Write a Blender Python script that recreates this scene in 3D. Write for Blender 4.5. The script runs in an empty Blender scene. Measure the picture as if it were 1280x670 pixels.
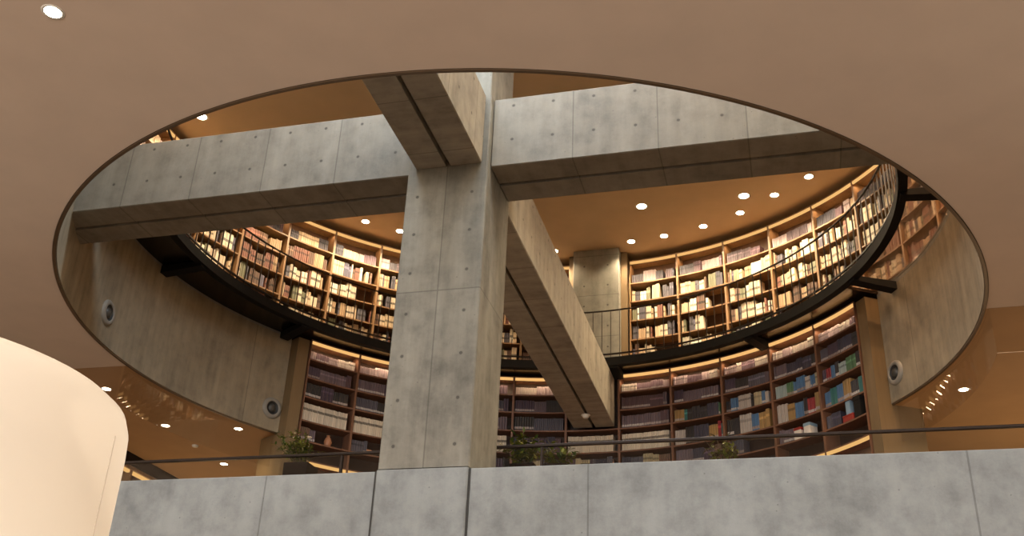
import bpy, math, random
from mathutils import Vector, Matrix
random.seed(11)
SC = bpy.context.scene
COL = SC.collection
PI = math.pi
CX, CY = 0.022, 0.0            # axis of the round void
ZB, ZT = 6.384, 7.308          # beams
Z1 = 5.623                     # lower ceiling
ZG0, ZG1 = 7.39, 7.53          # gallery
ZC = 10.33                     # upper ceiling
CAM = (3.437, -12.4973, 0.0)

# ------------------------------------------------------------------ helpers
def pol(R, az, z=0.0):
    a = math.radians(az)
    return (CX + R*math.sin(a), CY + R*math.cos(a), z)

class MB:
    def __init__(self): self.v=[]; self.f=[]; self.m=[]; self.s=[]
    def add(self, vs, fs, mi=0, smooth=False):
        o=len(self.v); self.v += [tuple(p) for p in vs]
        for f in fs:
            self.f.append(tuple(i+o for i in f)); self.m.append(mi); self.s.append(smooth)
    def box(self, x0,x1,y0,y1,z0,z1, mi=0):
        vs=[(x0,y0,z0),(x1,y0,z0),(x1,y1,z0),(x0,y1,z0),(x0,y0,z1),(x1,y0,z1),(x1,y1,z1),(x0,y1,z1)]
        self.add(vs,[(3,2,1,0),(4,5,6,7),(0,1,5,4),(1,2,6,5),(2,3,7,6),(3,0,4,7)],mi)
    def prism(self, poly, h, fn, mi=0):
        """poly: 2-D closed outline, h: (a,b); fn(p,q,t)->xyz."""
        n=len(poly)
        vs=[fn(p[0],p[1],h[0]) for p in poly]+[fn(p[0],p[1],h[1]) for p in poly]
        fs=[(i,(i+1)%n,n+(i+1)%n,n+i) for i in range(n)]
        self.add(vs,fs+[tuple(range(n-1,-1,-1)),tuple(range(n,2*n))],mi)
    def sector(self, R0,R1,a0,a1,z0,z1,n=4,cx=0,cy=0,mi=0,smooth=False):
        """annular block between azimuths (degrees, clockwise from +Y)"""
        vs=[]
        for i in range(n+1):
            a=math.radians(a0+(a1-a0)*i/n); s,c=math.sin(a),math.cos(a)
            for R,z in ((R0,z0),(R1,z0),(R1,z1),(R0,z1)): vs.append((cx+R*s,cy+R*c,z))
        fs=[]
        for i in range(n):
            b=4*i
            for k in range(4): fs.append((b+k,b+(k+1)%4,b+4+(k+1)%4,b+4+k))
        self.add(vs,fs,mi,smooth); self.add([vs[0],vs[1],vs[2],vs[3]],[(3,2,1,0)],mi); self.add(vs[-4:],[(0,1,2,3)],mi)
    def lathe(self, prof, o=(0,0,0), n=24, mi=0, smooth=True, M=None):
        vs=[]
        for r,z in prof:
            for i in range(n):
                a=2*PI*i/n; vs.append((o[0]+r*math.cos(a),o[1]+r*math.sin(a),o[2]+z))
        if M: vs=[tuple(M@Vector(v)) for v in vs]
        fs=[]
        for k in range(len(prof)-1):
            for i in range(n): fs.append((k*n+i,k*n+(i+1)%n,(k+1)*n+(i+1)%n,(k+1)*n+i))
        self.add(vs,fs,mi,smooth)
    def tube(self, pts, r, n=8, mi=0, closed=False):
        vs=[]; m=len(pts)
        for i,p in enumerate(pts):
            a=Vector(pts[max(0,i-1)]); b=Vector(pts[min(m-1,i+1)]); t=(b-a).normalized()
            u=t.cross(Vector((0,0,1)));
            if u.length<1e-4: u=Vector((1,0,0))
            u.normalize(); w=u.cross(t)
            rr=r[i] if isinstance(r,(list,tuple)) else r
            for k in range(n):
                q=2*PI*k/n; vs.append(Vector(p)+u*math.cos(q)*rr+w*math.sin(q)*rr)
        fs=[(i*n+k,i*n+(k+1)%n,(i+1)*n+(k+1)%n,(i+1)*n+k) for i in range(m-1) for k in range(n)]
        fs+=[tuple(range(n-1,-1,-1)),tuple(range((m-1)*n,m*n))]
        self.add(vs,fs,mi,True)
    def build(self, name, mats, parent=None, uv=None, bevel=0, loc=None):
        me=bpy.data.meshes.new(name); me.from_pydata(self.v,[],self.f); me.update()
        for m in (mats if isinstance(mats,(list,tuple)) else [mats]): me.materials.append(m)
        me.polygons.foreach_set('material_index',self.m); me.polygons.foreach_set('use_smooth',self.s)
        import bmesh
        bm=bmesh.new(); bm.from_mesh(me); bmesh.ops.recalc_face_normals(bm,faces=bm.faces); bm.to_mesh(me); bm.free()
        if uv:
            L=me.uv_layers.new(name='UVMap')
            for p in me.polygons:
                nx,ny,nz=map(abs,p.normal)
                for li in p.loop_indices:
                    x,y,z=me.vertices[me.loops[li].vertex_index].co
                    if uv=='polar' and nz<.7:
                        a=math.atan2(x-CX,y-CY); L.data[li].uv=(a*5.75,z)
                    elif nz>.7: L.data[li].uv=(y,x) if uv=='box_y' else (x,y)
                    elif nx>ny: L.data[li].uv=(y,z)
                    else: L.data[li].uv=(x,z)
        o=bpy.data.objects.new(name,me); COL.objects.link(o)
        if parent: o.parent=parent
        if loc: o.location=loc
        if bevel:
            b=o.modifiers.new('edge','BEVEL'); b.width=bevel; b.segments=2; b.limit_method='ANGLE'; b.angle_limit=.6
        return o

def tag(o,label,cat=None,group=None,kind=None,category=None):
    cat=cat or category
    if label: o['label']=label
    if cat: o['category']=cat
    if group: o['group']=group
    if kind: o['kind']=kind
    return o
def empty(name,loc=(0,0,0),rz=0,**k):
    if 'label' in k: k.setdefault('label',k['label'])
    o=bpy.data.objects.new(name,None); COL.objects.link(o); o.location=loc; o.rotation_euler=(0,0,rz)
    o.empty_display_size=.1
    tag(o,**k) if k else None
    return o
def dup(root,loc=None,rz=None,**k):
    r=root.copy(); COL.objects.link(r)
    for key in ('label','category','group','kind'):
        if key in r.keys() and key in ('label',): del r[key]
    if loc is not None: r.location=loc
    if rz is not None: r.rotation_euler=(0,0,rz)
    for ch in list(root.children):
        c=ch.copy(); COL.objects.link(c); c.parent=r
        for g in list(ch.children):
            d=g.copy(); COL.objects.link(d); d.parent=c
    tag(r,**k)
    return r

# ------------------------------------------------------------------ materials
def newmat(name):
    m=bpy.data.materials.new(name); m.use_nodes=True; nt=m.node_tree
    for n in list(nt.nodes): nt.nodes.remove(n)
    out=nt.nodes.new('ShaderNodeOutputMaterial'); return m,nt,out
def N(nt,t,**k):
    n=nt.nodes.new(t)
    for a,b in k.items(): setattr(n,a,b)
    return n
def math_(nt,op,a,b=None,c=None):
    n=nt.nodes.new('ShaderNodeMath'); n.operation=op
    for i,v in enumerate((a,b,c)):
        if v is None: continue
        if isinstance(v,(int,float)): n.inputs[i].default_value=v
        else: nt.links.new(v,n.inputs[i])
    return n.outputs[0]
def mixc(nt,fac,a,b):
    n=nt.nodes.new('ShaderNodeMix'); n.data_type='RGBA'
    for s,v in ((0,fac),(6,a),(7,b)):
        if isinstance(v,(int,float)): n.inputs[s].default_value=v
        elif isinstance(v,tuple): n.inputs[s].default_value=(*v,1)
        else: nt.links.new(v,n.inputs[s])
    return n.outputs[2]
def noise(nt,vec,scale,detail=4,rough=.55,stretch=None):
    if stretch:
        mp=N(nt,'ShaderNodeMapping'); mp.inputs['Scale'].default_value=stretch; nt.links.new(vec,mp.inputs['Vector']); vec=mp.outputs[0]
    n=N(nt,'ShaderNodeTexNoise'); n.inputs['Scale'].default_value=scale; n.inputs['Detail'].default_value=detail; n.inputs['Roughness'].default_value=rough
    nt.links.new(vec,n.inputs['Vector']); return n.outputs['Fac']
def ramp(nt,fac,lo,hi):
    n=N(nt,'ShaderNodeMapRange'); n.inputs['From Min'].default_value=lo; n.inputs['From Max'].default_value=hi; nt.links.new(fac,n.inputs['Value']); return n.outputs[0]
def plain(name,c,rough=.5,metal=0,var=.12,scale=6,bump=0,spec=None,stretch=None):
    m,nt,out=newmat(name); b=N(nt,'ShaderNodeBsdfPrincipled'); tc=N(nt,'ShaderNodeTexCoord')
    f=noise(nt,tc.outputs['Object'],scale,4,.55,stretch)
    lo=tuple(x*(1-var) for x in c); hi=tuple(min(1,x*(1+var)) for x in c)
    nt.links.new(mixc(nt,ramp(nt,f,.3,.7),lo,hi),b.inputs['Base Color'])
    b.inputs['Roughness'].default_value=rough; b.inputs['Metallic'].default_value=metal
    if spec is not None: b.inputs['Specular IOR Level'].default_value=spec
    if bump:
        bp=N(nt,'ShaderNodeBump'); bp.inputs['Strength'].default_value=bump; bp.inputs['Distance'].default_value=.01
        nt.links.new(f,bp.inputs['Height']); nt.links.new(bp.outputs[0],b.inputs['Normal'])
    nt.links.new(b.outputs[0],out.inputs[0]); return m
def concrete(name,c,ju=None,jv=None,holes=None,panel=0,face='side',streak=.25,cloud=.22,jw=.007,rough=.75,speck=.5,tint=(.9,.86,.78)):
    """cast concrete. ju/jv: (offset,period) of form joints along u / v; holes: (u0,du,v0,dv) tie holes."""
    m,nt,out=newmat(name); b=N(nt,'ShaderNodeBsdfPrincipled'); tc=N(nt,'ShaderNodeTexCoord')
    uv=tc.outputs['UV']; ob=tc.outputs['Object']
    sep=N(nt,'ShaderNodeSeparateXYZ'); nt.links.new(uv,sep.inputs[0]); u,v=sep.outputs[0],sep.outputs[1]
    big=noise(nt,ob,1.1,6,.6); mid=noise(nt,ob,5,6,.65); st=noise(nt,uv,2.2,5,.6,(2.6,.28,1)); fine=noise(nt,ob,60,3,.6)
    f=math_(nt,'ADD',math_(nt,'MULTIPLY',math_(nt,'SUBTRACT',big,.5),cloud*4.2),math_(nt,'MULTIPLY',math_(nt,'SUBTRACT',mid,.5),cloud*4.4))
    f=math_(nt,'ADD',f,math_(nt,'MULTIPLY',math_(nt,'SUBTRACT',st,.5),streak*4.2))
    f=math_(nt,'ADD',f,math_(nt,'MULTIPLY',math_(nt,'SUBTRACT',fine,.5),.16))
    dk=tuple(x*.52 for x in c); lt=tuple(min(1,x*1.42) for x in c)
    colr=mixc(nt,math_(nt,'ADD',f,.5),dk,lt)
    colr=mixc(nt,math_(nt,'MULTIPLY',ramp(nt,mid,.5,.75),.35),colr,tuple(a*t for a,t in zip(c,tint)))
    if panel and ju:
        wn=N(nt,'ShaderNodeTexWhiteNoise'); wn.noise_dimensions='2D'; cb=N(nt,'ShaderNodeCombineXYZ')
        nt.links.new(math_(nt,'FLOOR',math_(nt,'DIVIDE',math_(nt,'SUBTRACT',u,ju[0]),ju[1])),cb.inputs[0])
        if jv: nt.links.new(math_(nt,'FLOOR',math_(nt,'DIVIDE',math_(nt,'SUBTRACT',v,jv[0]),jv[1])),cb.inputs[1])
        nt.links.new(cb.outputs[0],wn.inputs['Vector']); colr=mixc(nt,math_(nt,'MULTIPLY',wn.outputs['Value'],panel),colr,tuple(x*.45 for x in c))
    # pores
    vo=N(nt,'ShaderNodeTexVoronoi'); vo.inputs['Scale'].default_value=11; nt.links.new(ob,vo.inputs['Vector'])
    pore=math_(nt,'MULTIPLY',math_(nt,'LESS_THAN',vo.outputs['Distance'],.085),math_(nt,'GREATER_THAN',mid,.55))
    colr=mixc(nt,math_(nt,'MULTIPLY',pore,speck),colr,tuple(x*.35 for x in c))
    h=None
    def per(x,o,p):  # distance to the nearest line of a periodic set
        t=math_(nt,'FRACT',math_(nt,'ADD',math_(nt,'DIVIDE',math_(nt,'SUBTRACT',x,o),p),.5))
        return math_(nt,'MULTIPLY',math_(nt,'ABSOLUTE',math_(nt,'SUBTRACT',t,.5)),p)
    marks=[]
    for x,j in ((u,ju),(v,jv)):
        if j: marks.append(math_(nt,'MULTIPLY',math_(nt,'LESS_THAN',per(x,*j),jw),.45))
    if holes:
        du=per(u,holes[0],holes[1]); dv=per(v,holes[2],holes[3])
        d=math_(nt,'SQRT',math_(nt,'ADD',math_(nt,'MULTIPLY',du,du),math_(nt,'MULTIPLY',dv,dv)))
        marks.append(math_(nt,'MULTIPLY',math_(nt,'LESS_THAN',d,.017),.8))
        marks.append(math_(nt,'MULTIPLY',math_(nt,'LESS_THAN',d,.026),.15))
    gn=N(nt,'ShaderNodeNewGeometry'); sn=N(nt,'ShaderNodeSeparateXYZ'); nt.links.new(gn.outputs['True Normal'],sn.inputs[0])
    side=math_(nt,'LESS_THAN',math_(nt,'ABSOLUTE',sn.outputs[2]),.5) if face=='side' else math_(nt,'GREATER_THAN',math_(nt,'ABSOLUTE',sn.outputs[1]),.5)
    if holes: marks=[marks[i] if i<len(marks)-2 else math_(nt,'MULTIPLY',marks[i],side) for i in range(len(marks))]
    tot=None
    for k in marks: tot=k if tot is None else math_(nt,'MAXIMUM',tot,k)
    if tot is not None: colr=mixc(nt,tot,colr,tuple(x*.22 for x in c))
    bp=N(nt,'ShaderNodeBump'); bp.inputs['Strength'].default_value=.35; bp.inputs['Distance'].default_value=.01
    hh=math_(nt,'ADD',math_(nt,'MULTIPLY',mid,.4),math_(nt,'MULTIPLY',fine,.15))
    if tot is not None: hh=math_(nt,'SUBTRACT',hh,tot)
    nt.links.new(hh,bp.inputs['Height']); nt.links.new(bp.outputs[0],b.inputs['Normal'])
    nt.links.new(colr,b.inputs['Base Color']); b.inputs['Roughness'].default_value=rough
    nt.links.new(b.outputs[0],out.inputs[0]); return m
def wood(name,c,rough=.45,grain=(1,1,.08),scale=14,var=.35):
    m,nt,out=newmat(name); b=N(nt,'ShaderNodeBsdfPrincipled'); tc=N(nt,'ShaderNodeTexCoord')
    f=noise(nt,tc.outputs['Object'],scale,6,.65,grain); g=noise(nt,tc.outputs['Object'],1.5,3,.5)
    f=math_(nt,'ADD',math_(nt,'MULTIPLY',f,.75),math_(nt,'MULTIPLY',g,.25))
    nt.links.new(mixc(nt,ramp(nt,f,.3,.7),tuple(x*(1-var) for x in c),tuple(min(1,x*(1+var*.7)) for x in c)),b.inputs['Base Color'])
    b.inputs['Roughness'].default_value=rough; nt.links.new(b.outputs[0],out.inputs[0]); return m
def emit(name,c,s):
    m,nt,out=newmat(name); e=N(nt,'ShaderNodeEmission'); e.inputs[0].default_value=(*c,1); e.inputs[1].default_value=s
    nt.links.new(e.outputs[0],out.inputs[0]); return m
def glass(name,tint,clear=.9,rough=.02):
    m,nt,out=newmat(name); t=N(nt,'ShaderNodeBsdfTransparent'); t.inputs[0].default_value=(*tint,1)
    g=N(nt,'ShaderNodeBsdfGlossy'); g.inputs['Roughness'].default_value=rough; g.inputs[0].default_value=(.9,.9,.9,1)
    fr=N(nt,'ShaderNodeFresnel'); fr.inputs[0].default_value=1.5
    mx=N(nt,'ShaderNodeMixShader'); nt.links.new(math_(nt,'MULTIPLY',fr.outputs[0],clear),mx.inputs[0])
    nt.links.new(t.outputs[0],mx.inputs[1]); nt.links.new(g.outputs[0],mx.inputs[2]); nt.links.new(mx.outputs[0],out.inputs[0]); return m

M={}
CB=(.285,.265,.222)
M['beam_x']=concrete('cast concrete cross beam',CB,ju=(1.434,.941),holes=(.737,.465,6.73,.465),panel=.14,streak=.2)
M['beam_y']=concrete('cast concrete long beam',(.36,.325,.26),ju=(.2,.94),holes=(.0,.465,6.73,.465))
M['column']=concrete('cast concrete column',(.275,.267,.228),ju=(.035,4),jv=(4.84,20),holes=(-.293,.632,3.155,.478),streak=.34,cloud=.30,panel=.35,face='front')
M['parapet']=concrete('smooth grey concrete parapet',(.305,.335,.345),ju=(1.654,3.267),streak=.1,cloud=.26,jw=.008)
M['drum']=concrete('board marked concrete drum',(.305,.255,.175),ju=(6.62,6.62),streak=.27,cloud=.2,tint=(.9,.8,.62))
M['pier']=concrete('concrete pier',(.25,.24,.205),jv=(9.28,.9),holes=(-.24,.48,9.5,.45))
M['ceil']=plain('beige ceiling plaster',(.74,.59,.465),.85,var=.03,scale=2)
M['ceil_tan']=plain('tan ceiling board',(.58,.44,.285),.7,var=.05,scale=2)
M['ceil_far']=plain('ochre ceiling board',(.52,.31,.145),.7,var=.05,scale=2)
M['trim']=plain('dark bronze edge trim',(.12,.075,.04),.4,.3,var=.1)
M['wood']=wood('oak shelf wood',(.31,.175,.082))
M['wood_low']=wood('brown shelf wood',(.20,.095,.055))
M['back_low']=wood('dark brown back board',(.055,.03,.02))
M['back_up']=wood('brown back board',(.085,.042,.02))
M['pierwood']=wood('ochre wood lining',(.19,.125,.06),var=.15)
M['black']=plain('black steel',(.010,.009,.008),.75,0,spec=.2)
M['rail']=plain('dark brown steel rail',(.03,.02,.015),.4,.5)
M['strip']=emit('lit nosing glow',(.90,.50,.17),1.0)  # emission paints the lamplit wood under the nosings
M['lamp']=emit('downlight glow',(1.0,.86,.62),30)
M['white']=plain('white ceiling ring',(.75,.70,.60),.5)
M['glass']=glass('clear balustrade glass',(.95,.96,.95),.3)
M['smokeglass']=glass('smoke screen glass',(.96,.95,.93),.15)
M['floorglass']=glass('gallery floor glass',(.93,.82,.74),.5,.05)
M['darkpanel']=plain('dark metal soffit panel',(.02,.016,.013),.25,.5)
M['soffit']=plain('brown metal soffit panel',(.085,.058,.042),.22,.7)
M['vent']=plain('pale grey vent flange',(.28,.26,.22),.55)
M['ventdark']=plain('dark vent bore',(.03,.03,.028),.6)
M['floor']=wood('brown floor boards',(.16,.11,.075),.5,(.1,1,1),6)
M['wall']=plain('warm wall paint',(.58,.40,.24),.8)
M['pot']=plain('dark brown planter',(.02,.012,.008),.8,spec=.2)
M['soil']=plain('soil',(.02,.014,.009),.9)
M['leaf']=plain('green leaf',(.20,.21,.035),.5,var=.5,scale=9)
M['leaf_dark']=plain('dark green leaf',(.06,.10,.02),.45,var=.5,scale=9)
M['stem']=plain('plant stem',(.10,.07,.03),.7)
M['box_white']=plain('white carton',(.75,.68,.60),.6)
M['red']=plain('red carton',(.30,.025,.018),.5)
M['blue']=plain('pale blue cover',(.25,.36,.45),.5)
M['clay']=plain('clay glaze',(.45,.20,.10),.4)
M['cream']=plain('cream glaze',(.65,.55,.40),.4)
M['greenglaze']=plain('green glaze',(.08,.16,.10),.35)
M['frame']=plain('dark frame',(.05,.03,.02),.5)

def book_material():
    m,nt,out=newmat('book cloth'); b=N(nt,'ShaderNodeBsdfPrincipled'); a=N(nt,'ShaderNodeAttribute'); a.attribute_name='cover'
    tc=N(nt,'ShaderNodeTexCoord'); f=noise(nt,tc.outputs['Object'],45,3,.6)
    mx=N(nt,'ShaderNodeMix'); mx.data_type='RGBA'; mx.blend_type='MULTIPLY'; mx.inputs[0].default_value=.35
    nt.links.new(a.outputs['Color'],mx.inputs[6]); nt.links.new(mixc(nt,f,(.6,.6,.6),(1,1,1)),mx.inputs[7])
    nt.links.new(mx.outputs[2],b.inputs['Base Color']); b.inputs['Roughness'].default_value=.55; nt.links.new(b.outputs[0],out.inputs[0]); return m
M['book']=book_material()

# ------------------------------------------------------------------ camera
cam=bpy.data.cameras.new('camera'); co=bpy.data.objects.new('camera',cam); COL.objects.link(co)
r=Vector((.96737645,.24998997,.04108318)); u=Vector((.08098498,-.45879873,.88484188)); fw=Vector((-.2400505,.85264807,.46407652))
co.matrix_world=Matrix(((r.x,u.x,-fw.x,CAM[0]),(r.y,u.y,-fw.y,CAM[1]),(r.z,u.z,-fw.z,CAM[2]),(0,0,0,1)))
cam.sensor_width=36; cam.lens=1304.1878/1280*36; cam.clip_end=200; SC.camera=co

# ------------------------------------------------------------------ setting
XL,XR,YF,YB=-13.0,13.0,-22.0,9.5
def rect_hit(az,x0,x1,y0,y1):
    a=math.radians(az); s,c=math.sin(a),math.cos(a); t=1e9
    if s>1e-9: t=min(t,(x1-CX)/s)
    if s<-1e-9: t=min(t,(x0-CX)/s)
    if c>1e-9: t=min(t,(y1-CY)/c)
    if c<-1e-9: t=min(t,(y0-CY)/c)
    return (CX+t*s,CY+t*c)
def ring_slab(name,R,az,x0,x1,y0,y1,z0,z1,mat,ymax=None):
    mb=MB(); n=len(az); vs=[]
    for a in az:
        p=pol(R,a); q=rect_hit(a,x0,x1,y0,y1)
        vs+= [(p[0],p[1],z0),(q[0],q[1],z0),(q[0],q[1],z1),(p[0],p[1],z1)]
    fs=[]
    for i in range(n-1):
        b=4*i; fs+=[(b,b+4,b+5,b+1),(b+3,b+2,b+6,b+7),(b,b+3,b+7,b+4),(b+1,b+5,b+6,b+2)]
    fs+=[(0,1,2,3),(4*n-4,4*n-1,4*n-2,4*n-3)]
    mb.add(vs,fs); o=mb.build(name,mat); o['kind']='structure'; return o
def azs(a,b,step,extra=()):
    n=max(2,int(abs(b-a)/step)); L=[a+(b-a)*i/n for i in range(n+1)]+[e for e in extra if min(a,b)<e<max(a,b)]
    return sorted(L)
def corner(x,y): return math.degrees(math.atan2(x-CX,y-CY))%360
DE0=58.7
cf=[corner(XL,YF),corner(XR,YF)]
o=ring_slab('ceiling',5.88,azs(91.5,268.5,1.5,cf),XL,XR,YF,YB,Z1,Z1+.12,M['ceil']); tag(o,'beige plaster ceiling around the big round opening')
cb=[corner(XR,YB),corner(XL,YB)-360,]
o=ring_slab('ceiling_reading_room',5.88,azs(DE0,91.5,1.5,cb),XL,XR,YF,YB,Z1,Z1+.12,M['ceil_far'])
o=ring_slab('ceiling_reading_room.001',5.88,azs(-91.5,-DE0,1.5,cb),XL,XR,YF,YB,Z1,Z1+.12,M['ceil_far'])
o=ring_slab('ceiling_reading_room.002',6.42,azs(-DE0,DE0,1.5,cb),XL,XR,YF,YB,Z1,Z1+.12,M['ceil_far'])
for ob in bpy.data.objects:
    if ob.name.startswith('ceiling_reading'): tag(ob,'tan ceiling beyond the round concrete drum')
# upper slab ring under the upper bookcases, upper ceiling
DE2=58.7
mb=MB(); mb.sector(5.83,6.95,DE2,360-DE2,ZG0,ZG0+.06,96,CX,CY); o=mb.build('floor_gallery_slab',M['pier'],uv='polar'); tag(o,None,kind='structure')
mb=MB(); mb.sector(5.95,6.95,-DE2,DE2,ZG0+.03,ZG0+.06,48,CX,CY); o=mb.build('floor_gallery_slab_back',M['soffit'],uv='polar'); tag(o,None,kind='structure')
mb=MB(); mb.sector(6.80,6.95,0,360,Z1+.12,ZC+.15,120,CX,CY); 
o=mb.build('wall_upper_round',M['wall']); tag(o,None,kind='structure')
# upper ceiling with a skylight well over the camera side
SKX,SKY=(-2.2,2.6),(-5.6,-4.3)
mb=MB()
def cring():
    # disc with rectangular hole, polar grid around the hole centre
    hx=(SKX[0]+SKX[1])/2; hy=(SKY[0]+SKY[1])/2; n=144; vs=[]
    crn=[math.atan2(SKX[i]-hx,SKY[j]-hy) for i in (0,1) for j in (0,1)]
    ang=sorted([-PI+2*PI*i/n for i in range(n)]+crn)
    for a in ang:
        s,c=math.sin(a),math.cos(a); t=1e9
        if abs(s)>1e-9: t=min(t,(SKX[1]-hx)/abs(s))
        if abs(c)>1e-9: t=min(t,(SKY[1]-hy)/abs(c))
        # outer circle
        ox,oy=hx-CX,hy-CY; bq=ox*s+oy*c; cc=ox*ox+oy*oy-6.9**2; T=-bq+math.sqrt(bq*bq-cc)
        vs+=[(hx+t*s,hy+t*c,ZC),(hx+T*s,hy+T*c,ZC),(hx+T*s,hy+T*c,ZC+.12),(hx+t*s,hy+t*c,ZC+.12)]
    m=len(ang); fs=[]
    for i in range(m):
        b=4*i; d=4*((i+1)%m)
        fs+=[(b,d,d+1,b+1),(b+3,b+2,d+2,d+3),(b,b+3,d+3,d),(b+1,d+1,d+2,b+2)]
    mb.add(vs,fs)
cring(); o=mb.build('ceiling_upper',M['ceil_tan']); tag(o,'tan ceiling of the upper gallery with round downlights',kind='structure')
sk=MB(); sk.box(SKX[0]-.05,SKX[0],SKY[0],SKY[1],ZC,ZC+.5); sk.box(SKX[1],SKX[1]+.05,SKY[0],SKY[1],ZC,ZC+.5)
sk.box(SKX[0]-.05,SKX[1]+.05,SKY[0]-.05,SKY[0],ZC,ZC+.5); sk.box(SKX[0]-.05,SKX[1]+.05,SKY[1],SKY[1]+.05,ZC,ZC+.5)
o=sk.build('window_1',M['white']); tag(o,None,kind='structure')
# drum
DE=58.7
mb=MB(); mb.sector(5.83,6.06,DE,360-DE,Z1+.01,ZG0,160,CX,CY); o=mb.build('wall_drum',M['drum'],uv='polar')
tag(o,'board-marked concrete drum wall curving around the round opening','concrete wall',kind='structure')
mb=MB(); mb.sector(5.838,5.872,DE,360-DE,Z1-.012,Z1+.12,160,CX,CY); o=mb.build('trim_1',M['trim']); tag(o,'thin dark edge trim along the round ceiling opening','trim',kind='structure')
# floors and walls
mb=MB(); mb.box(XL,XR,YF,-3.25,-1.75,-1.6); o=mb.build('floor',M['floor']); tag(o,None,kind='structure')
mb=MB(); mb.box(XL,XR,-3.2,YB,1.95,2.2); o=mb.build('floor_reading_room',M['floor']); tag(o,None,kind='structure')
mb=MB(); mb.box(XL,XR,-3.252,-3.0,-1.75,2.908); o=mb.build('wall_parapet',M['parapet'],uv='box',bevel=.008)
tag(o,'smooth grey concrete parapet wall in front of the column','concrete wall',kind='structure')
mb=MB(); mb.box(-9.0,-8.85,-.1,YB,2.2,Z1); o=mb.build('wall_left',M['wall']); tag(o,None,kind='structure')
mb=MB(); mb.box(XR-.15,XR,-3,YB,2.2,Z1); o=mb.build('wall_right',M['wall']); tag(o,None,kind='structure')
mb=MB(); mb.box(XL,XR,YB-.15,YB,2.2,Z1); o=mb.build('wall_back',M['wall']); tag(o,None,kind='structure')
# piers at both ends of the lower bookcase wall
for s in (1,-1):
    mb=MB(); mb.sector(5.60,6.36,56.35*s,58.68*s,2.2,ZG0-.03,6,CX,CY); o=mb.build('wall_pier_lining',M['pierwood'])
    tag(o,'ochre lined pier between the lower bookcases and the concrete drum, %s one'%('right' if s>0 else 'left'),'pier',kind='structure')

# ------------------------------------------------------------------ beams and column
def beam(name,axis,a0,a1,c0,c1,mat,label):
    """axis 'x' or 'y'; c0..c1 the width across; slot along the soffit"""
    mid=(c0+c1)/2; w=.028; ch=.012
    poly=[(c0+ch,ZB),(mid-w,ZB),(mid-w,ZB+.09),(mid+w,ZB+.09),(mid+w,ZB),(c1-ch,ZB),(c1,ZB+ch),(c1,ZT-ch),(c1-ch,ZT),(c0+ch,ZT),(c0,ZT-ch),(c0,ZB+ch)]
    mb=MB()
    mb.prism(poly,(a0,a1),(lambda p,q,t:(t,p,q)) if axis=='x' else (lambda p,q,t:(p,t,q)))
    o=mb.build(name,mat,uv='box' if axis=='x' else 'box_y'); tag(o,label,'concrete beam',kind='thing'); return o
BX0,BX1=-3.155,-2.391
b_r=beam('concrete_beam','x',.512,5.36,BX0,BX1,M['beam_x'],'long concrete beam reaching from the column to the drum on the right')
b_l=beam('concrete_beam','x',-5.33,-.443,BX0,BX1,M['beam_x'],'long concrete beam reaching from the column to the drum on the left')
b_f=beam('concrete_beam','y',-5.80,-3.262,-.338,.4305,M['beam_y'],'concrete beam running overhead from the column towards the viewer')
b_b=beam('concrete_beam','y',-2.312,5.62,-.338,.4305,M['beam_y'],'concrete beam running back from the column to the lower bookcases')
col=empty('concrete_column',(.0,-2.79,-1.6),label='square concrete column carrying the four crossing beams',category='column')
def at(o,p): o.parent=p; o.matrix_parent_inverse=p.matrix_world.inverted(); return o
bpy.context.view_layer.update()
x0,x1,y0,y1=-.431,.5,-3.2525,-2.3215
def chamf(x0,x1,y0,y1,c): return [(x0+c,y0),(x1-c,y0),(x1,y0+c),(x1,y1-c),(x1-c,y1),(x0+c,y1),(x0,y1-c),(x0,y0+c)]
mb=MB(); mb.prism(chamf(x0,x1,y0,y1,.014),(2.93,7.30),lambda p,q,t:(p,q,t)); at(mb.build('shaft',M['column'],uv='box'),col)
mb=MB(); mb.prism(chamf(x0,x1,y0-.03,y1,.014),(-1.6,2.912),lambda p,q,t:(p,q,t)); at(mb.build('pedestal',M['parapet'],uv='box'),col)
mb=MB(); mb.prism(chamf(x0+.03,x1-.03,y0+.03,y1-.03,.01),(2.9,2.94),lambda p,q,t:(p,q,t)); at(mb.build('shadow_joint',M['column'],uv='box'),col)
mb=MB(); mb.prism(chamf(x0+.015,x1-.015,y0+.015,y1-.015,.01),(7.30,ZC),lambda p,q,t:(p,q,t)); at(mb.build('upper_shaft',M['column'],uv='box'),col)
# parapet joints beside the pedestal
mb=MB()
for xx in (x0-.012,x1+.012): mb.box(xx-.010,xx+.010,-3.26,-3.22,-1.6,2.905)
at(mb.build('joint_groove',M['ventdark']),col)

# smoke detector below the back beam
d=empty('smoke_detector',(.02,4.95,ZB),label='white round smoke detector under the end of the back beam',category='smoke detector')
mb=MB(); mb.lathe([(.001,-.012),(.075,-.012),(.085,-.006),(.085,.0),(.001,.0)]); mb.build('base',M['white'],d)
mb=MB(); mb.lathe([(.001,-.062),(.03,-.06),(.055,-.045),(.062,-.012)]); mb.build('dome',M['white'],d)

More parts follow.
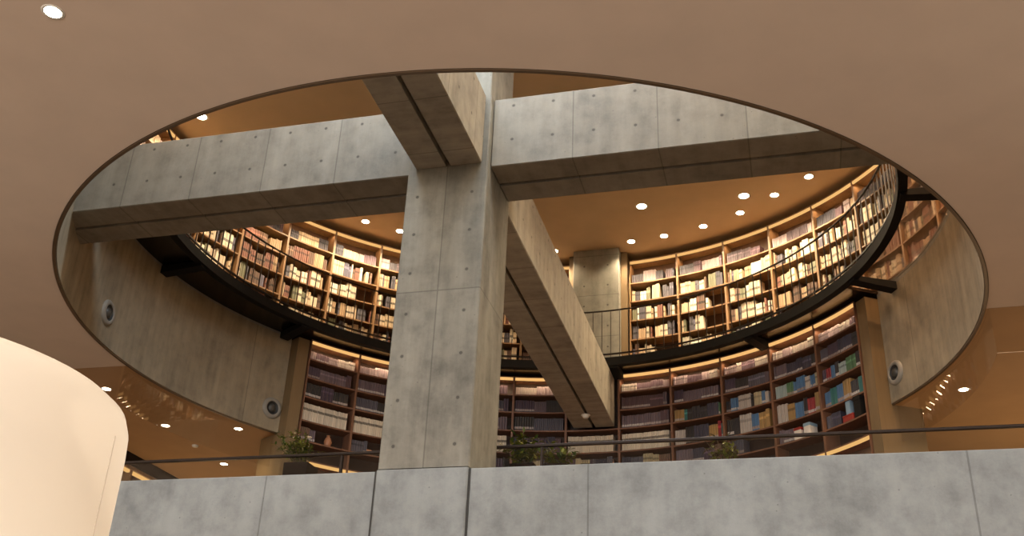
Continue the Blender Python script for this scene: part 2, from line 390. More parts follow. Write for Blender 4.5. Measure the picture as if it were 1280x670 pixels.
# ------------------------------------------------------------------ gallery
g=empty('gallery_walkway',(CX,CY,ZG0),label='ring shaped gallery walkway with black steel edge below the upper bookcases',category='walkway')
A0,A1=-116,118
def gchild(name,mb,mat):
    o=mb.build(name,mat); return at(o,g)
bpy.context.view_layer.update()
mb=MB(); mb.sector(5.09,5.21,A0,A1,ZG0-.02,ZG1,120,CX,CY); gchild('edge_beam',mb,M['black'])
mb=MB(); mb.sector(5.21,5.83,59,A1,ZG1-.06,ZG1-.03,40,CX,CY); gchild('glass_floor',mb,M['floorglass'])
mb=MB(); mb.sector(5.21,5.83,A0,-59,ZG1-.10,ZG1-.05,40,CX,CY); gchild('soffit_panel',mb,M['darkpanel'])
mb=MB(); mb.sector(5.21,6.38,-59,59,ZG1-.10,ZG1-.05,60,CX,CY); gchild('soffit_panel',mb,M['soffit'])
for aa,ab in ((59,A1),(A0,-59)):
    mb=MB(); mb.sector(5.83,6.38,aa,ab,ZG0+.07,ZG1-.03,40,CX,CY); gchild('floor_edge',mb,M['pier'])
for a in (-88.5,-60.8,-20,5.2,35,63.2,90.5):
    mb=MB(); w=.085; x=math.radians(a); R0,R1=5.12,(5.825 if abs(a)>61 else 5.60 if abs(a)<56 else 5.75)
    s,c=math.sin(x),math.cos(x); vs=[]
    for R,zz in ((R0,ZG0-.06),(R1,ZG0-.11),(R1,ZG0+.02),(R0,ZG0+.02)):
        for t in (-w,w): vs.append((CX+R*s+t*c,CY+R*c-t*s,zz))
    mb.add(vs,[(0,2,3,1),(2,4,5,3),(4,6,7,5),(6,0,1,7),(0,6,4,2),(1,3,5,7)]); gchild('bracket',mb,M['black'])
rl=empty('gallery_railing',(CX,CY,ZG1),label='dark steel gallery railing with thin upright bars in front of upper bookcases',category='railing')
bpy.context.view_layer.update()
ZR=8.50
def arcpts(R,a0,a1,z,n): return [pol(R,a0+(a1-a0)*i/n,z) for i in range(n+1)]
mb=MB(); mb.sector(5.125,5.155,A0,A1,ZR-.008,ZR+.010,120,CX,CY); at(mb.build('top_rail',M['rail']),rl)
mb=MB(); mb.sector(5.125,5.155,A0,A1,ZG1+.07,ZG1+.095,120,CX,CY); at(mb.build('bottom_rail',M['rail']),rl)
mb=MB(); h=.0045; mb.box(-h,h,-.01,.01,ZG1,ZR-.02); bal0=mb.build('baluster',M['rail'])
for i in range(100):
    a=-94+188*i/99.0
    b=bal0 if i==0 else bal0.copy()
    if i: COL.objects.link(b)
    p=pol(5.14,a); b.location=(p[0]-CX,p[1]-CY,-ZG1); b.rotation_euler=(0,0,-math.radians(a)); b.parent=rl

# concrete pier at the middle of the upper gallery
mb=MB(); mb.box(-.47,.47,5.99,6.78,ZG1-.04,ZC-.004); o=mb.build('concrete_pier',M['pier'],uv='box',bevel=.01); tag(o,'grey concrete pier standing between the upper bookcases behind the railing','pier',kind='thing')
mb=MB(); mb.box(.475,.60,6.20,6.78,ZG1,ZC-.01); o=mb.build('wood_panel',M['pierwood']); tag(o,'ochre wood panel between the concrete pier and the upper bookcase right of it','panel')
mb=MB(); mb.box(-.60,-.475,6.20,6.78,ZG1,ZC-.01); o=mb.build('wood_panel',M['pierwood']); tag(o,'ochre wood panel between the concrete pier and the upper bookcase left of it','panel')

# ------------------------------------------------------------------ bookcases
UP_ROWS=[9.68,9.265,8.845,8.43,8.01,7.58]
LO_ROWS=[7.03,6.685,6.33,5.90,5.55,4.80,4.42,4.05]
def bay(name,R,w,zb,zt,rows,mw,mback,strip_zs,skip=None,depth=.34,top_skip=False):
    """one bookcase, built at the ring axis with its middle at azimuth 0; parts are children of an Empty on the axis"""
    e=empty(name,(CX,CY,zb))
    def P(n,mb,m): o=mb.build(n,m,e); o.location=(0,0,-zb); return o
    h=w/2; tw=math.degrees(.02/R)
    for s in (-1,1):
        mb=MB(); a=s*h; b=s*(h-tw); mb.sector(R,R+depth,min(a,b),max(a,b),zb,zt-.02,1); P('side_panel',mb,mw)
    mb=MB(); mb.sector(R+depth-.02,R+depth,-h+tw,h-tw,zb,zt-.02,4); P('back_board',mb,mback)
    for z in rows:
        if skip and skip(z): continue
        mb=MB(); mb.sector(R+.004,R+depth-.02,-h+tw,h-tw,z-.026,z,4); P('shelf_board',mb,mw)
    for z in strip_zs:
        if skip and skip(z): continue
        mb=MB(); mb.sector(R-.01,R+.02,-h,h,z+.012,z+.035,4); P('nosing',mb,mw)
        mb=MB(); mb.sector(R-.006,R+.022,-h+tw,h-tw,z-.038,z+.012,4); P('lit_nosing',mb,M['strip'])
        mb=MB(); mb.sector(R+.015,R+depth-.02,-h+tw,h-tw,z+.005,z+.035,4); P('top_board',mb,mw)
    mb=MB(); mb.sector(R+.01,R+depth-.02,-h+tw,h-tw,zb,zb+.07,4); P('plinth',mb,mw)
    return e
ORD=['first','second','third','fourth','fifth','sixth','seventh','eighth','ninth','tenth','eleventh','twelfth','thirteenth','fourteenth','fifteenth','sixteenth','seventeenth','eighteenth','nineteenth']
TENS={20:'twenty',30:'thirty',40:'forty',50:'fifty'}
def ordn(i):   # 1-based
    if i<=19: return ORD[i-1]
    t=i//10*10
    return {20:'twentieth',30:'thirtieth',40:'fortieth',50:'fiftieth'}[t] if i==t else TENS[t]+'-'+ORD[i-t-1]
RU,RL=6.38,5.58
UPLED,LOLED=3.4,4.0
UPBAYS=[]; LOBAYS=[]
protoU=bay('bookcase',RU,9.0,ZG1-.02,10.195,UP_ROWS,M['wood'],M['back_up'],[10.155])
for s,nb in ((1,11),(-1,12)):
    for k in range(nb):
        a=s*(5.4+4.5+9*k); side='right' if s>0 else 'left'
        lab='upper wooden bookcase full of pale books, %s one %s of the concrete pier'%(ordn(k+1),side)
        where='%s upper bookcase %s of the concrete pier'%(ordn(k+1),side)
        if s>0 and k==0: o=protoU; o.rotation_euler=(0,0,-math.radians(a)); tag(o,lab,'bookcase','upper ring of bookcases')
        else: o=dup(protoU,None,-math.radians(a),label=lab,cat='bookcase',group='upper ring of bookcases')
        UPBAYS.append((s,k,a,where))
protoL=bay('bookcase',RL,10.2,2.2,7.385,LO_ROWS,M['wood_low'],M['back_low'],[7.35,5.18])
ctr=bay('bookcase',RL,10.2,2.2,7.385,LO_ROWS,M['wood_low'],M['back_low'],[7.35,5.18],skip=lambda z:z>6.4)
for ch in list(ctr.children):
    if ch.name.startswith('top_board') and False: pass
tag(ctr,'lower wooden bookcase into which the end of the back beam runs','bookcase','lower curved wall of bookcases'); LOBAYS.append((0,0,0,'lower bookcase under the beam end'))
for s in (1,-1):
    for k in range(5):
        a=s*10.2*(k+1); side='right' if s>0 else 'left'
        lab='lower brown bookcase with dark books, %s one %s of the beam end'%(ordn(k+1),side)
        if s>0 and k==0: o=protoL; o.rotation_euler=(0,0,-math.radians(a)); tag(o,lab,'bookcase','lower curved wall of bookcases')
        else: o=dup(protoL,None,-math.radians(a),label=lab,cat='bookcase',group='lower curved wall of bookcases')
        LOBAYS.append((s,k+1,a,'%s lower bookcase %s of the beam end'%(ordn(k+1),side)))

# LED lamps tucked behind the nosings
def led(R,a,z,power,length):
    L=bpy.data.lights.new('shelf_led','AREA'); L.shape='RECTANGLE'; L.size=length; L.size_y=.03; L.energy=power; L.color=(1,.70,.43)
    o=bpy.data.objects.new('shelf_led',L); COL.objects.link(o); o.location=pol(R+.03,a,z); o.rotation_euler=(math.radians(22),0,-math.radians(a))
for s,k,a,w in UPBAYS: led(RU,a,10.085,UPLED,.92)
for s,k,a,w in LOBAYS:
    if k: led(RL,a,7.275,LOLED,.9)
    led(RL,a,5.10,LOLED,.9)
# ------------------------------------------------------------------ books
CREAM=[((.80,.68,.50),'cream'),((.66,.51,.34),'tan'),((.84,.76,.62),'ivory'),((.50,.34,.20),'light brown'),((.66,.54,.40),'beige')]
DARKU=[((.16,.09,.06),'dark brown'),((.10,.09,.11),'charcoal'),((.24,.10,.07),'russet'),((.13,.12,.17),'slate'),((.20,.20,.12),'olive')]
PLUM=[((.075,.05,.075),'dark plum'),((.05,.045,.07),'dark navy'),((.035,.03,.03),'black'),((.11,.065,.075),'maroon'),((.09,.085,.11),'slate'),((.15,.11,.13),'mauve')]
PALE=[((.55,.44,.45),'pale pink'),((.60,.52,.46),'pale grey'),((.46,.36,.36),'dusty pink'),((.20,.13,.16),'plum'),((.62,.56,.48),'off-white')]
WHITE=[((.70,.62,.50),'cream white'),((.66,.58,.47),'cream white')]
BRIGHT=[((.04,.16,.15),'teal'),((.30,.03,.035),'red'),((.07,.16,.30),'blue'),((.08,.17,.08),'green'),((.42,.35,.22),'sand'),((.32,.40,.40),'pale teal'),((.035,.03,.035),'black'),((.36,.22,.08),'ochre'),((.45,.40,.36),'pale grey')]
def palette(tier,s,k,row):
    if tier=='U':
        if row==0: return [PLUM[4],PLUM[5],PALE[0],PALE[2],PALE[3],CREAM[1],DARKU[1]],(3,9)
        if random.random()<.18: return [DARKU[2],DARKU[0],CREAM[3]],(3,8)
        return CREAM*2+DARKU+DARKU[:2],(1,3)
    if row==0: return PALE,(3,10)  # strip light on the top row is put into these paler covers
    if row==3 and ((s<0 and k>=3) or k==0 or (s>0 and k==1) or (s<0 and k<3 and random.random()<.7)): return WHITE,(40,60)
    if s>0 and k>=2 and row in (2,3): return BRIGHT+PLUM[:3],(2,6)
    if row>=4: return PLUM+DARKU[:2]+BRIGHT[4:5],(2,7)
    return PLUM,(4,14)
CAMV=Vector(CAM)
books=[]   # dicts
for tier,bays,R,rows,tops,wdeg in (('U',UPBAYS,RU,UP_ROWS,[10.09]+UP_ROWS[:-1],9.0),('L',LOBAYS,RL,LO_ROWS[:6],[7.28,7.03,6.685,6.33,5.90,5.12],10.2)):
    for s,k,a,where in bays:
        for row,(z,zt) in enumerate(zip(rows,tops)):
            if tier=='L' and k==0 and row<3: continue
            if tier=='L' and row==5: continue
            if tier=='L' and row==4 and s!=0 and k>=3: 
                frac=.35
            elif tier=='U' and random.random()<.10: frac=random.uniform(.5,.8)
            else: frac=random.uniform(.93,1.0)
            clear=zt-.03-z
            Rf=R+.05
            width=2*Rf*math.tan(math.radians(wdeg/2))-.07
            pos=-width/2+.005; n=0; pal,run=palette(tier,s,k,row); end=-width/2+width*frac
            while True:
                colr,cname=random.choice(pal); cnt=random.randint(*run)
                whiteset=pal is WHITE
                if tier=='U':
                    bw=random.uniform(.022,.062); bh=random.uniform(.60,.95)*min(clear,.37)
                    if row==0: bh=random.uniform(.19,.27)
                    if cname in('cream','ivory') and random.random()<.35: bw=random.uniform(.06,.09)
                else:
                    bw=random.uniform(.026,.05); bh=random.uniform(.68,.88)*clear
                    if row==0: bh=min(bh,.235)
                    if whiteset: bw=.034; bh=.325
                band=random.random()<.6; bandc=random.choice([.45,1.7,2.2]) if max(colr)<.4 else random.choice([.35,.5,.7])
                if tier=='U' and row>=2: band=random.random()<.8; bandc=random.choice([.22,.3,.4])
                lab=None
                if tier=='L' and not whiteset and max(colr)<.4 and random.random()<.6: lab=random.choice([(.50,.46,.44),(.42,.36,.34),(.30,.24,.22)])
                if whiteset: band=True; bandc=.28
                bdep=random.uniform(.16,.22)
                for _ in range(cnt):
                    w_=bw*random.uniform(.92,1.08); 
                    if pos+w_>end: break
                    n+=1; ang=a+math.degrees(math.atan((pos+w_/2)/Rf)); j=random.uniform(-.006,.008)
                    hh=bh*random.uniform(.975,1.0); jit=random.uniform(.88,1.12)
                    books.append(dict(t=tier,a=ang,R=Rf+.0+j,z=z,w=w_*.96,h=hh,d=bdep,c=tuple(min(.85,x*jit) for x in colr),cn=cname,band=bandc if (band or lab) else None,lab=lab,n=n,row=row,where=where))
                    pos+=w_
                else:
                    if tier=='U' and random.random()<.12: pos+=random.uniform(.02,.08)
                    if pos<end-.02: continue
                break
def book_geo(b):
    """one bound volume: rounded spine, boards, title band; local frame: spine towards -Y, base at z=0"""
    w,h,d=b['w']/2,b['h'],b['d']; prof=[(-w,0.010),(-w*.6,.002),(w*.6,.002),(w,.010),(w,d),(-w,d)]
    q0=(.14,.30) if b['lab'] else (.42,.58) if b['t']=='U' and b['row']>=2 else (.60,.74)
    bz=[0,q0[0]*h,q0[1]*h,h] if b['band'] else [0,h]
    vs=[(x,y,z) for z in bz for x,y in prof]; fs=[];cs=[]
    c=b['c']; bc=b['lab'] or (tuple(min(.8,x*b['band']) for x in c) if b['band'] else c)
    for l in range(len(bz)-1):
        for i in range(6):
            fs.append((6*l+i,6*l+(i+1)%6,6*l+6+(i+1)%6,6*l+6+i)); cs.append(bc if (l==1 and i<3) else (.6,.52,.38) if i==4 else c)
    L=6*(len(bz)-1); fs.append(tuple(range(L,L+6))); cs.append((.6,.52,.38)); fs.append((5,4,3,2,1,0)); cs.append((.55,.47,.34))
    return vs,fs,cs
def book_mesh(name,V,F,Cc):
    me=bpy.data.meshes.new(name); me.from_pydata(V,[],F); me.materials.append(M['book'])
    at_=me.color_attributes.new('cover','FLOAT_COLOR','CORNER'); buf=[]
    for f,c in zip(F,Cc): buf+= [c[0],c[1],c[2],1.0]*len(f)
    at_.data.foreach_set('color',buf); me.update(); return me
# what the camera sees of each volume
bpy.context.view_layer.update(); dg=bpy.context.evaluated_depsgraph_get()
def visible(P):
    d=P-CAMV; L=d.length; d.normalize(); o=CAMV.copy(); left=L
    for _ in range(6):
        hit,loc,nrm,idx,ob,mx=SC.ray_cast(dg,o,d,distance=left-.02)
        if not hit: return True
        if ob.name.startswith(('glass','baluster')): o=loc+d*.01; left=L-(o-CAMV).length; continue
        return False
    return True
fwd=fw; 
for b in books:
    p=Vector(pol(b['R'],b['a'],b['z']+b['h']*.6)); q=p-CAMV; dz=q.dot(fwd)
    px,py=q.dot(r)/dz*1304.19,q.dot(u)/dz*1304.19
    b['score']=0
    if abs(px)>640 or abs(py)>335: continue
    a=math.radians(b['a']); nrm=Vector((-math.sin(a),-math.cos(a),0)); cosv=abs(nrm.dot(q.normalized()))
    sc=b['w']*b['h']*cosv/dz**2
    if visible(p) and (visible(Vector(pol(b['R'],b['a'],b['z']+b['h']*.9)))): b['score']=sc
order=sorted(range(len(books)),key=lambda i:-books[i]['score'])
solo=set(order[:300])
V=[];F=[];Cc=[]
for i,b in enumerate(books):
    vs,fs,cs=book_geo(b); a=-math.radians(b['a']); p=pol(b['R'],b['a'],b['z'])
    if i in solo and b['score']>0:
        o=bpy.data.objects.new('book',book_mesh('book',vs,fs,cs)); COL.objects.link(o); o.location=p; o.rotation_euler=(0,0,a)
        tag(o,'%s book %s from left, %s shelf, %s'%(b['cn'],ordn(b['n']),ORD[b['row']],b['where']),'book','books on the upper bookcases' if b['t']=='U' else 'books on the lower bookcases')
    else:
        o0=len(V); ca,sa=math.cos(a),math.sin(a)
        V+=[(p[0]+x*ca-y*sa,p[1]+x*sa+y*ca,p[2]+z) for x,y,z in vs]; F+=[tuple(j+o0 for j in f) for f in fs]; Cc+=cs
o=bpy.data.objects.new('book_rows',book_mesh('book_rows',V,F,Cc)); COL.objects.link(o)
tag(o,'remaining rows of books filling the two rings of bookcases','books',kind='stuff')
print('BOOKS',len(books),len([1 for b in books if b['score']>0]))

# ------------------------------------------------------------------ small things on the lower shelves
def on_shelf(R,az,z): return pol(R,az,z)
def vase(az,z,prof,mat,label,cat='vase',name='vase'):
    mb=MB(); mb.lathe(prof,n=20); o=mb.build(name,mat); o.location=on_shelf(RL+.14,az,z); tag(o,label,cat); return o
VP=[(.001,0),(.045,0),(.06,.05),(.07,.11),(.05,.17),(.028,.2),(.035,.225),(.028,.222),(.022,.2),(.04,.16),(.001,.02)]
BP=[(.001,0),(.035,0),(.045,.01),(.085,.07),(.10,.10),(.094,.10),(.075,.065),(.03,.02),(.001,.016)]
vase(-53.6,5.55,BP,M['cream'],'cream bowl on a shelf above the potted plant','bowl','bowl')
vase(-49.6,5.55,VP,M['clay'],'brown clay vase on the shelf beside the cream bowl')
vase(-44.2,5.55,VP,M['greenglaze'],'green glazed vase on the shelf nearest the column')
vase(-42.0,5.55,BP,M['clay'],'brown clay bowl beside the green glazed vase','bowl','bowl')
def carton(az,z,w,h,d,mat,label,name='carton',cat='box',lidmat=None,R=None):
    e=empty(name,on_shelf(R or RL+.10,az,z),-math.radians(az),label=label,category=cat)
    mb=MB(); mb.box(-w/2,w/2,-d/2,d/2,0,h*.78); mb.build('body',mat,e,bevel=.004)
    mb=MB(); mb.box(-w/2-.004,w/2+.004,-d/2-.004,d/2+.004,h*.78,h); mb.build('lid',lidmat or mat,e,bevel=.004)
    return e
carton(42.3,5.55,.13,.23,.18,M['box_white'],'white carton on the low shelf, outer one of two',lidmat=M['blue'])
carton(40.3,5.55,.14,.20,.18,M['box_white'],'white carton on the low shelf, inner one of two',lidmat=M['red'])
carton(51.6,5.55,.24,.10,.2,M['red'],'red flat carton at the end of the low shelf by the pier')
carton(53.9,5.55,.15,.33,.2,M['black'],'tall black box at the end of the low shelf by the pier')
mb=MB(); mb.box(-.05,.05,-.10,.10,0,.22); mb.box(-.045,.045,-.105,-.1,.02,.2); o=mb.build('magazine',M['blue']); o.location=on_shelf(RL+.12,51.6,5.653); o.rotation_euler=(0,0,-math.radians(51.6)); tag(o,'pale blue magazine file standing on the red carton','magazine file')

# ------------------------------------------------------------------ lamps
def downlight0():
    e=empty('ceiling_downlight'); 
    mb=MB(); mb.lathe([(.082,0),(.105,-.004),(.112,.0),(.112,.004)],n=28); mb.build('trim_ring',M['white'],e)
    mb=MB(); mb.lathe([(.001,-.002),(.082,-.002)],n=28); mb.build('diffuser',M['lamp'],e)
    return e
dl=None
def spot(loc,power,size=120,blend=.6,color=(1,.77,.49),rad=.08):
    L=bpy.data.lights.new('downlight_beam','SPOT'); L.energy=power; L.spot_size=math.radians(size); L.spot_blend=blend; L.color=color; L.shadow_soft_size=rad
    o=bpy.data.objects.new('downlight_beam',L); COL.objects.link(o); o.location=loc; return o
def downlight(x,y,z,label,group,power,scale=1.0,size=130):
    global dl
    if dl is None: dl=downlight0(); o=dl; o.location=(x,y,z-.001); tag(o,label,'ceiling light',group)
    else: o=dup(dl,(x,y,z-.001),0,label=label,cat='ceiling light',group=group)
    o.scale=(scale*.88,)*3
    if power: spot((x,y,z-.03),power,size)
UPW=205
G1='downlights in the upper gallery ceiling'
for x,y,l,sc in ((1.157,4.47,'large round downlight right of the column above the back beam',1.25),(3.06,4.448,'large round downlight in a close group of upper ceiling lights',1.25),
             (3.608,4.52,'downlight just right of the large one in the close ceiling group',1.0),(4.225,4.0,'downlight furthest right on the upper ceiling beneath the right beam',1.0),
             (2.953,5.05,'downlight just below the large one in the close ceiling group',1.0),(2.224,5.437,'downlight third along the bookcase edge from the concrete pier',1.0),
             (1.43,5.68,'downlight second along the bookcase edge from the concrete pier',1.0),(.756,5.79,'downlight nearest the concrete pier on its right',1.0),
             (-4.287,4.047,'downlight under the left beam, further one from the column',1.0),(-3.74,4.538,'downlight under the left beam, close against the column',1.0),
             (-5.752,.176,'lone downlight seen above the left beam',1.2),(-.854,5.909,'small downlight peeking over the top of the back beam',1.0)):
    downlight(x,y,ZC,l,G1,UPW,sc)
G2='downlights in the reading room ceiling'
for x,y,l in ((-6.74,.66,'downlight under the drum just beside the lampshade'),(-6.743,2.395,'downlight in the tan ceiling below the left drum, middle one'),
              (-5.545,2.722,'downlight close to the left pier below the drum'),(-6.814,4.575,'downlight low behind the balustrade rail at left'),(5.95,2.56,'downlight behind the hanging glass at the right drum')):
    downlight(x,y,Z1 if not(abs(x)<6.0 and abs(y)<3) else Z1,l,G2,60,.9)
downlight(-2.04,-7.154,Z1,'large round downlight in the beige ceiling at top left','downlights in the beige ceiling',60,.95)
# further warm fittings of the same gallery ceiling, beyond the frame: lamps only
for a in (70,85,100,118,136,155,180,210,235,255,275,292,305):
    p=pol(5.75,a,ZC-.03); spot(p,UPW*(2.5 if 80<a<150 else .5 if 150<a<215 else 1),130)
mb=MB(); mb.lathe([(.001,-.03),(.05,-.028),(.06,0)]); o=mb.build('ceiling_sensor',M['white']); o.location=(-6.787,3.464,Z1); tag(o,'small pale ceiling sensor between the reading room downlights','sensor')

# standing lamp
LX,LY=2.207,-11.345
lp=empty('floor_lamp',(LX,LY,-1.6),label='standing lamp with a large glowing white drum shade',category='lamp')
m,nt,out=newmat('lampshade fabric'); df=N(nt,'ShaderNodeBsdfDiffuse'); df.inputs[0].default_value=(.86,.83,.78,1); tr=N(nt,'ShaderNodeBsdfTranslucent'); tr.inputs[0].default_value=(.9,.86,.78,1)
mx=N(nt,'ShaderNodeMixShader'); mx.inputs[0].default_value=.5; nt.links.new(df.outputs[0],mx.inputs[1]); nt.links.new(tr.outputs[0],mx.inputs[2]); nt.links.new(mx.outputs[0],out.inputs[0]); M['shade']=m
mb=MB(); Rs=.318; zt=2.125
prof=[(.24,zt-.004),(Rs-.055,zt),(Rs-.028,zt-.006),(Rs-.010,zt-.020),(Rs-.002,zt-.042),(Rs,zt-.075)]+[(Rs,zt-.075-.06*i) for i in range(1,14)]
mb.lathe(prof,n=72); sh=mb.build('lamp_shade',M['shade'],lp)
mb=MB()
az=math.atan2(CAM[1]-LY,CAM[0]-LX)+1.02
for i in range(1): mb.box(Rs-.001,Rs+.0008,-.0009,.0009,zt-.6,zt-.07)
o=mb.build('seam',plain('shade seam thread',(.66,.61,.54),.8),sh); o.rotation_euler=(0,0,az)
mb=MB(); mb.lathe([(.001,0),(.15,0),(.15,.015),(.02,.03),(.001,.03)],n=32); mb.build('base',M['black'],lp)
mb=MB(); mb.lathe([(.012,.03),(.012,1.50)],n=12); mb.build('pole',M['black'],lp)
mb=MB(); mb.lathe([(.001,1.48),(.03,1.49),(.045,1.53),(.03,1.57),(.001,1.58)],n=16); mb.build('bulb',emit('bulb glow',(1,.8,.55),6),lp)
pl=bpy.data.lights.new('lamp_bulb','POINT'); pl.energy=4.6; pl.color=(1,.885,.72); pl.shadow_soft_size=.05; po=bpy.data.objects.new('lamp_bulb',pl); COL.objects.link(po); po.location=(LX,LY,-.02)

# ------------------------------------------------------------------ air nozzles on the drum
def nozzle(az,z,label):
    p=Vector(pol(5.83,az,z)); a=math.radians(az); inw=Vector((-math.sin(a),-math.cos(a),0)); e=empty('air_nozzle',p,label=label,category='air vent')
    zax=inw; xax=Vector((0,0,1)).cross(zax).normalized(); yax=zax.cross(xax); Mx=Matrix((xax,yax,zax)).transposed()
    mb=MB(); mb.lathe([(.115,.0),(.115,.03),(.125,.045),(.165,.035),(.185,.018),(.188,.0)],n=36,M=Mx); mb.build('flange',M['vent'],e)
    mb=MB(); mb.lathe([(.115,.03),(.10,.02),(.09,.006),(.001,.005)],n=36,M=Mx); mb.build('bore',M['ventdark'],e)
    mb=MB(); mb.lathe([(.001,.05),(.035,.047),(.06,.035),(.075,.012)],n=24,M=Mx); mb.build('ball',plain('grey nozzle ball',(.06,.057,.05),.4) if 'nb' not in M else M['nb'],e)
nozzle(-60.6,6.02,'round air nozzle on the drum wall beside the left end of lower bookcases')
nozzle(60.7,6.05,'round air nozzle on the drum wall at right beside the pier')
nozzle(-100.1,6.07,'round air nozzle on the drum wall seen edge-on at far left')

# ------------------------------------------------------------------ hanging smoke screens
def screen(name,s):
    e=empty(name,(0,0,5.04),label='curved clear glass smoke screen hanging below the %s drum'%('right' if s>0 else 'left'),category='glass screen')
    mb=MB(); mb.sector(5.90,5.912,min(59*s,91.5*s),max(59*s,91.5*s),0,Z1-5.04-.002,30,CX,CY); mb.build('curved_pane',M['smokeglass'],e)
    mb=MB(); xa,xb=sorted((s*5.93,s*XR)); mb.box(xa,xb,-.17,-.155,0,Z1-5.04-.002); mb.build('straight_pane',M['smokeglass'],e)
    mb=MB(); mb.box(xa,xb,-.170,-.155,-.006,0); mb.build('edge_strip',M['wall'],e)
screen('smoke_screen',1); screen('smoke_screen',-1)

# ------------------------------------------------------------------ glass balustrade behind the parapet
def balustrade(x0,x1,label,posts):
    y=-2.25; e=empty('glass_balustrade',((x0+x1)/2,y,2.2),label=label,category='balustrade')
    cx=(x0+x1)/2
    mb=MB(); mb.box(x0-cx,x1-cx,-.022,.022,1.222,1.252); mb.build('hand_rail',M['rail'],e,bevel=.006)
    mb=MB(); mb.box(x0-cx+.01,x1-cx-.01,-.006,.006,.08,1.215); mb.build('glass_pane',M['glass'],e)
    for p in posts:
        mb=MB(); mb.box(p-cx-.012,p-cx+.012,-.02,.02,0,1.215); mb.build('post',M['rail'],e)
    mb=MB(); mb.box(x0-cx,x1-cx,-.02,.02,0,.08); mb.build('shoe',M['rail'],e)
balustrade(-8.8,.02,'glass balustrade with dark handrail left of the column',(-8.2,-1.28))
balustrade(.06,12.8,'glass balustrade with dark handrail right of the column',(.97,12.5))

# ------------------------------------------------------------------ bookcase along the far left wall
fb=empty('bookcase',(-8.8,5.5,2.2),label='low lit bookcase along the far wall behind the lampshade',category='bookcase')
zt_=5.36
for yy in (-3.2,-1.58,.04,1.66,3.28):
    mb=MB(); mb.box(.02,.5,yy-.03,yy+.03,0,zt_-2.2); mb.build('side_panel',M['wood'],fb)
for z in (.1,.5,.9,1.3,1.7,2.1,2.5,2.85):
    mb=MB(); mb.box(.03,.48,-3.2,3.28,z,z+.03); mb.build('shelf_board',M['wood'],fb)
mb=MB(); mb.box(0,.03,-3.2,3.28,0,zt_-2.2); mb.build('back_board',M['back_up'],fb)
mb=MB(); mb.box(0,.52,-3.25,3.32,zt_-2.2,zt_-2.2+.06); mb.build('top_board',M['wood'],fb)
for yy in (-3.2,-1.58,.04,1.66):
    mb=MB(); mb.box(.44,.50,yy+.06,yy+1.56,zt_-2.2-.06,zt_-2.2-.01); mb.build('lit_nosing',M['strip'],fb)
mb=MB(); mb.box(0,.56,-3.25,3.32,zt_-2.2+.06,Z1-2.2); mb.build('shadow_gap_block',M['pot'],fb)  # dark block stands in for the shaded gap below the ceiling

# ------------------------------------------------------------------ plants
def leaf(mb,p,d,up,L,W,mi):
    d=Vector(d).normalized(); s=d.cross(Vector(up)); s=s.normalized() if s.length>1e-4 else Vector((1,0,0)); n=s.cross(d)
    P=Vector(p); c=[P,P+d*L*.3+s*W*.5,P+d*L*.7+s*W*.38-n*L*.06,P+d*L-n*L*.16,P+d*L*.7-s*W*.38-n*L*.06,P+d*L*.3-s*W*.5,P+d*L*.5-n*W*.12-n*L*.02]
    mb.add(c,[(0,1,6),(1,2,6),(2,3,6),(3,4,6),(4,5,6),(5,0,6)],mi,True)
def plant(x,y,zpot,wpot,label,stems,spread,h,leafL,mat,seed,dens=16,lean=(0,0),cat='potted plant'):
    rnd=random.Random(seed); e=empty('potted_plant',(x,y,2.2),label=label,category=cat)
    hp=zpot-2.2; w=wpot/2
    mb=MB(); t=.02
    poly=[(w*.86,0),(w,hp),(w-t,hp),(w-t,hp-.05),(.001,hp-.05)]
    vs=[];n=4
    for r_,z in poly:
        for k in range(4): a=PI/4+k*PI/2; vs.append((r_*1.414*math.cos(a),r_*1.414*math.sin(a),z))
    fs=[(i*4+k,i*4+(k+1)%4,(i+1)*4+(k+1)%4,(i+1)*4+k) for i in range(len(poly)-1) for k in range(4)]+[(3,2,1,0)]
    mb.add(vs,fs); mb.build('planter',M['pot'],e)
    st=MB(); lf=MB()
    for i in range(stems):
        a=rnd.uniform(0,2*PI); rr=rnd.uniform(.15,1)*spread; H=h*rnd.uniform(.45,1)*(1.1-.45*rr/spread)
        b0=Vector((rnd.uniform(-.3,.3)*w,rnd.uniform(-.3,.3)*w,hp-.06)); tip=Vector((rr*math.cos(a)+lean[0]*H,rr*math.sin(a)*.8+lean[1]*H,hp+H)); midp=(b0+tip)/2+Vector((0,0,H*.15))
        pts=[]
        for k in range(9):
            t_=k/8; pts.append(b0*(1-t_)**2+midp*2*t_*(1-t_)+tip*t_*t_)
        st.tube(pts,[.006*(1-.7*k/8) for k in range(9)],5)
        for k in range(dens):
            t_=rnd.uniform(.3,1); p=b0*(1-t_)**2+midp*2*t_*(1-t_)+tip*t_*t_
            d=Vector((rnd.uniform(-1,1),rnd.uniform(-1,1),rnd.uniform(-.35,.8))); leaf(lf,p,d,(0,0,1),leafL*rnd.uniform(.6,1.2),leafL*rnd.uniform(.3,.5),0 if rnd.random()<.7 else 1)
    st.build('stem',M['stem'],e); lf.build('foliage',mat,e)
plant(-2.09,-1.6,3.53,.30,'potted plant with fine green leaves in a dark planter before the left pier',36,.34,.56,.062,[M['leaf'],M['leaf_dark']],3,20,(-.30,0))
plant(.62,-1.6,3.42,.28,'bushy green potted plant just right of the column',28,.26,.46,.095,[M['leaf'],M['leaf_dark']],7,14,(-.15,0))
plant(1.02,-1.75,3.36,.26,'low spreading potted plant second from the column on its right',20,.34,.28,.085,[M['leaf'],M['leaf_dark']],9,10)
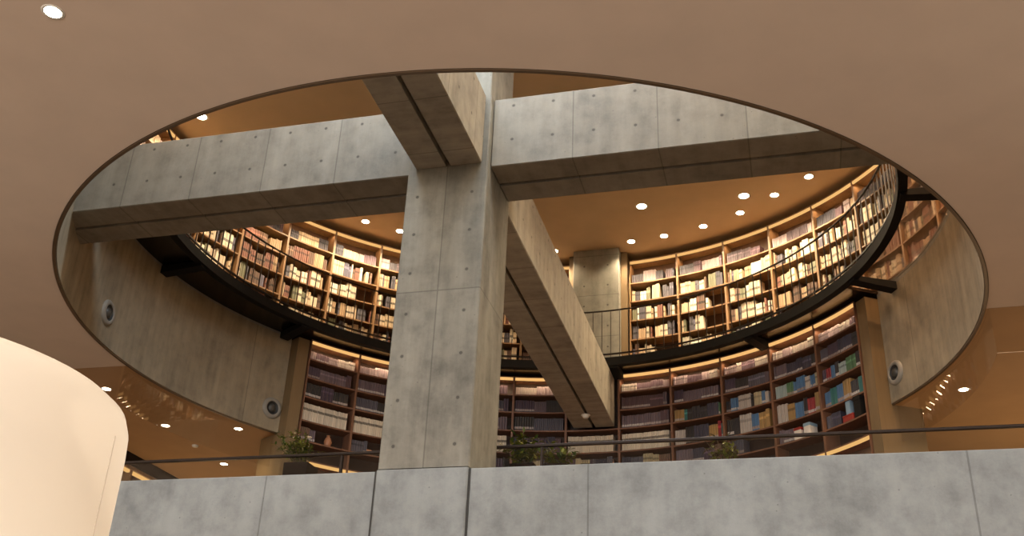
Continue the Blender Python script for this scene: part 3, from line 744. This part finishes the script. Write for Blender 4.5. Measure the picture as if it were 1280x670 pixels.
plant(2.80,-1.6,3.36,.26,'sparse pale potted plant behind the handrail below the lower bookcases',18,.30,.32,.075,[M['leaf'],M['stem']],12,9)

# ------------------------------------------------------------------ light
def area(name,loc,rot,sx,sy,power,color):
    L=bpy.data.lights.new(name,'AREA'); L.shape='RECTANGLE'; L.size=sx; L.size_y=sy; L.energy=power; L.color=color
    o=bpy.data.objects.new(name,L); COL.objects.link(o); o.location=loc; o.rotation_euler=rot; return o
area('skylight_daylight',((SKX[0]+SKX[1])/2,(SKY[0]+SKY[1])/2,ZC+.45),(math.radians(12),0,0),4.6,1.2,570,(.74,.87,1.0))
area('entrance_window_daylight',(0,-21.5,3.2),(math.radians(90),0,0),22,4.2,1300,(.97,.98,1.0))
for x,y,e in ((-11,-11,700),(11,-12,700),(-3.5,-17,850),(5,-18,850),(11,-4.6,110),(-11,-4.6,100)):  # unseen fill lights, added to brighten the beige ceiling
    L=bpy.data.lights.new('hall_ceiling_fill','POINT'); L.energy=e; L.color=(1,.81,.62); L.shadow_soft_size=.3
    o=bpy.data.objects.new('hall_ceiling_fill',L); COL.objects.link(o); o.location=(x,y,3.1)
for x,y,e in ((7.6,4.5,85),(-7.4,5.5,75),(9.5,1.5,60)):  # added warm fill, lifts the reading room ceiling
    L=bpy.data.lights.new('reading_room_fill','POINT'); L.energy=e; L.color=(1,.72,.42); L.shadow_soft_size=.3
    o=bpy.data.objects.new('reading_room_fill',L); COL.objects.link(o); o.location=(x,y,3.0)
W=bpy.data.worlds.new('world'); SC.world=W; W.use_nodes=True
bg=W.node_tree.nodes['Background']; bg.inputs[0].default_value=(1,.82,.62,1); bg.inputs[1].default_value=.05
SC.view_settings.view_transform='Standard'; SC.view_settings.look='None'; SC.view_settings.exposure=0; SC.view_settings.gamma=1
SC.view_settings.use_curve_mapping=False
SC.cycles.max_bounces=10; SC.cycles.diffuse_bounces=5; SC.cycles.glossy_bounces=4; SC.cycles.transparent_max_bounces=12; SC.cycles.sample_clamp_indirect=6; SC.cycles.caustics_reflective=False; SC.cycles.caustics_refractive=False
